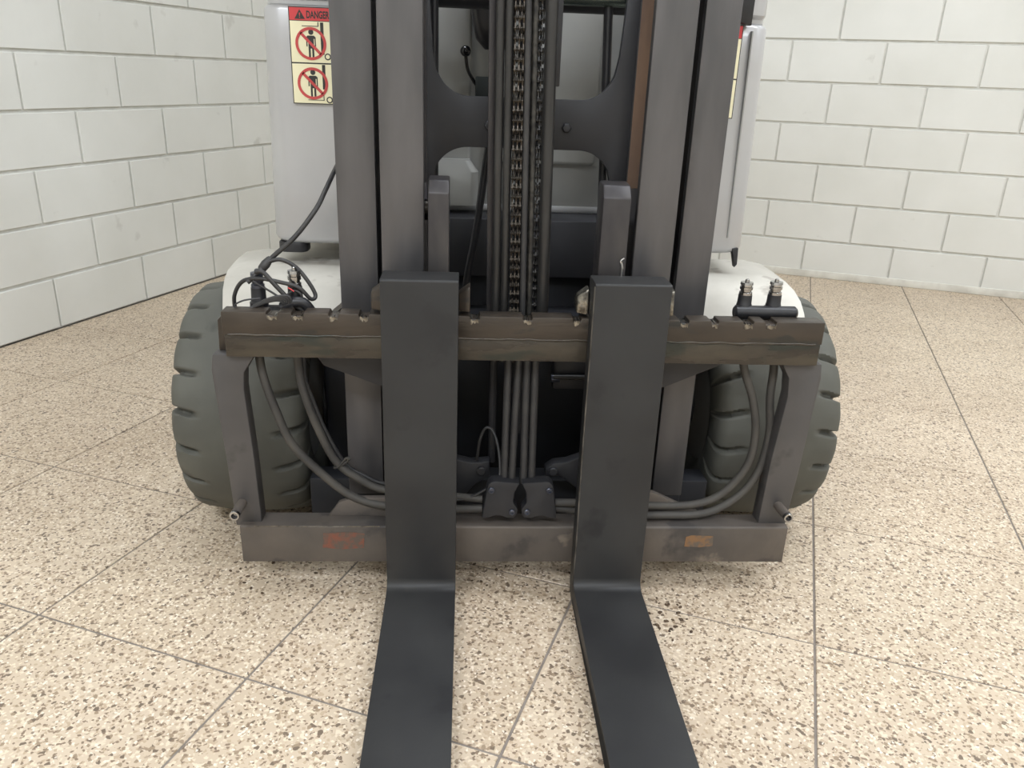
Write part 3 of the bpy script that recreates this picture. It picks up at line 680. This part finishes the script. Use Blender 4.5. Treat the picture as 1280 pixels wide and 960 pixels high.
# lever, switch box and hanging hose cluster in the driver's space
lv = obj('control_lever', tube(new(), [(0.024, 2.03, 1.030), (0.012, 2.025, 1.046), (0.000, 2.02, 1.068), (-0.005, 2.01, 1.100)], .0042, 8, 6), 'knob_black', truck, smooth=50)
bm = new(); bmesh.ops.create_uvsphere(bm, u_segments=20, v_segments=14, radius=.0125); bmesh.ops.translate(bm, verts=bm.verts[:], vec=(-0.005, 2.008, 1.106)); obj('knob', bm, 'knob_black', lv, smooth=80)
obj('switch_box', box(new(), 0.019, 0.062, 1.985, 2.06, 1.000, 1.052), 'panel_green_black', truck, bevel=0.003)
obj('steering_shroud', loft(new(), [rrect(0.040, 0.10, 1.99, 2.06, .015, 1.112, 5), rrect(0.018, 0.10, 1.97, 2.065, .02, 1.135, 5), rrect(0.010, 0.10, 1.965, 2.068, .02, 1.17, 5), rrect(-0.005, 0.10, 1.96, 2.068, .02, 1.26, 5)]), 'black_plastic', truck, smooth=40)

# --- warning decals: plate, red header, two cream fields, pictograms, prohibition rings
def text_mesh(body, size, depth):
    cu = bpy.data.curves.new('lettering', 'FONT'); cu.body = body; cu.size = size; cu.extrude = depth; cu.offset = size*0.03
    o = bpy.data.objects.new('tmp_text', cu); C.objects.link(o)
    dg = bpy.context.evaluated_depsgraph_get(); me = bpy.data.meshes.new_from_object(o.evaluated_get(dg))
    bpy.data.objects.remove(o); return me
def decal(x0, z0, y, lean):
    W, H = 0.103, 0.2015
    e = link('warning_decal', None, (x0+W/2, y, z0)); e.parent = truck; e.location = Vector((x0+W/2, y, z0))-WORG[truck.name]
    e['label'] = 'cream and red danger sticker'
    def P(u, v): return (x0+u+lean*v, z0+H-v)          # u from the left, v from the top
    def flat(name, polys, lvl, m):
        bm = new()
        for p in polys: prism(bm, [P(*q) for q in p], y-0.0004*lvl, y-0.0004*(lvl-1)+0.0002)
        return obj(name, bm, m, e)
    def rect(u0, v0, u1, v1): return [(u0, v0), (u1, v0), (u1, v1), (u0, v1)]
    def disc(u, v, r, n=20): return [(u+r*math.cos(2*math.pi*i/n), v+r*math.sin(2*math.pi*i/n)) for i in range(n)]
    flat('plate', [rect(0, 0, W, H)], 1, 'decal_black')
    flat('header', [rect(.002, .002, W-.002, .0275)], 2, 'decal_red')
    flat('field', [rect(.002, .029, W-.002, .1135)], 2, 'decal_cream'); flat('field', [rect(.002, .1165, W-.002, H-.002)], 2, 'decal_cream')
    flat('warning_triangle', [[(.013, .0250), (.036, .0250), (.0245, .0055)]], 3, 'decal_black')
    flat('exclamation_mark', [[(.0232, .0125), (.0258, .0125), (.0250, .0195), (.0240, .0195)], rect(.0236, .0208, .0254, .0226)], 4, 'decal_red')
    me = text_mesh('DANGER', 0.0205, 0.0002); me.materials.append(MATS['decal_black'])
    me.transform(Matrix.Rotation(math.pi/2, 4, 'X')); me.transform(Matrix.Diagonal((0.60, 1, 1, 1)))
    px = P(.0385, .0225); link('lettering', me, (px[0], y-0.0011, px[1]), e)
    for vc, top in ((.0745, True), (.1575, False)):
        u = .046
        person = [disc(u+.001, vc-.0235, .0056, 14), [(u-.0065, vc-.0165), (u+.0075, vc-.0165), (u+.011, vc-.013), (u+.011, vc+.006), (u+.0085, vc+.006), (u+.0085, vc-.010), (u+.0065, vc-.010), (u+.0065, vc+.008),
                   (u+.0065, vc+.030), (u+.0022, vc+.030), (u+.0022, vc+.010), (u-.0012, vc+.010), (u-.0012, vc+.030), (u-.0055, vc+.030), (u-.0055, vc-.010), (u-.0075, vc-.010), (u-.0075, vc+.006), (u-.010, vc+.006), (u-.010, vc-.013)]]
        mast = [rect(u+.022, vc-(.044 if top else .040), u+.029, vc+(.022 if top else .012))]
        drum = []
        d0 = disc(u+.036, vc+(.026 if top else .034), .0072, 16); d1 = disc(u+.036, vc+(.026 if top else .034), .0046, 16)
        frk = [rect(u-.018, vc-.0365, u+.018, vc-.0350), rect(u+.0165, vc-.0445, u+.0185, vc-.035)] if top else [rect(u-.012, vc+.0345, u+.024, vc+.0358), rect(u+.0225, vc+.022, u+.0243, vc+.0358)]
        foot = [[(u+.029, vc+(.018 if top else .026)), (u+.0415, vc+(.018 if top else .026)), (u+.0435, vc+(.034 if top else .042)), (u+.032, vc+(.034 if top else .042))]]
        pg = flat('pictogram', person+mast+frk+[d0], 3, 'decal_black'); flat('pictogram_hub', [d1], 4, 'decal_cream')
        bm = new(); n = 40; ro, ri = .0340, .0280; yy = (y-0.0004*5, y-0.0004*3.9); V = []
        for r_ in (ro, ri):
            for t in yy: V.append([bm.verts.new((P(u+r_*math.cos(2*math.pi*i/n), vc+r_*math.sin(2*math.pi*i/n))[0], t, P(u, vc+r_*math.sin(2*math.pi*i/n))[1])) for i in range(n)])
        for A, B in ((V[0], V[2]), (V[1], V[3]), (V[0], V[1]), (V[2], V[3])):
            for i in range(n): bm.faces.new([A[i], A[(i+1) % n], B[(i+1) % n], B[i]])
        c = math.sqrt(.5); k = .0030
        prism(bm, [P(u-.0305*c-k*c, vc-.0305*c+k*c), P(u-.0305*c+k*c, vc-.0305*c-k*c), P(u+.0305*c+k*c, vc+.0305*c-k*c), P(u+.0305*c-k*c, vc+.0305*c+k*c)], y-0.0004*5, y-0.0004*3.9)
        obj('prohibition_sign', bm, 'decal_ring', e)
    return e
decal(-0.3945, 0.980, 1.9470, 0.0)
decal(0.5210, 0.980, 1.9470, 0.0)

# ------------------------------------------------------------------ dirt crumbs under the carriage
bm = new()
for cx_, cy_, sp, n in ((0.425, 1.345, .045, 26), (0.275, 1.325, .02, 8), (0.13, 1.54, .09, 22), (-0.42, 1.53, .05, 12), (0.44, 1.41, .03, 14)):
    for i in range(n):
        x, y = random.gauss(cx_, sp), random.gauss(cy_, sp*.6); s = random.uniform(.0014, .0042)
        if (-.17 < x < 0.0 or .225 < x < .40) and y < 1.49: continue
        m4 = Matrix.Translation((x, y, s*.35)) @ Matrix.Rotation(random.uniform(0, 6.3), 4, 'Z') @ Matrix.Diagonal((s*1.6, s, s*.5, 1))
        bmesh.ops.create_icosphere(bm, subdivisions=1, radius=1.0, matrix=m4)
cr = obj('dirt_crumbs', bm, 'dirt'); cr['kind'] = 'stuff'; cr['label'] = 'dark dirt crumbs scattered on the tiles below the carriage'; cr['category'] = 'dirt'
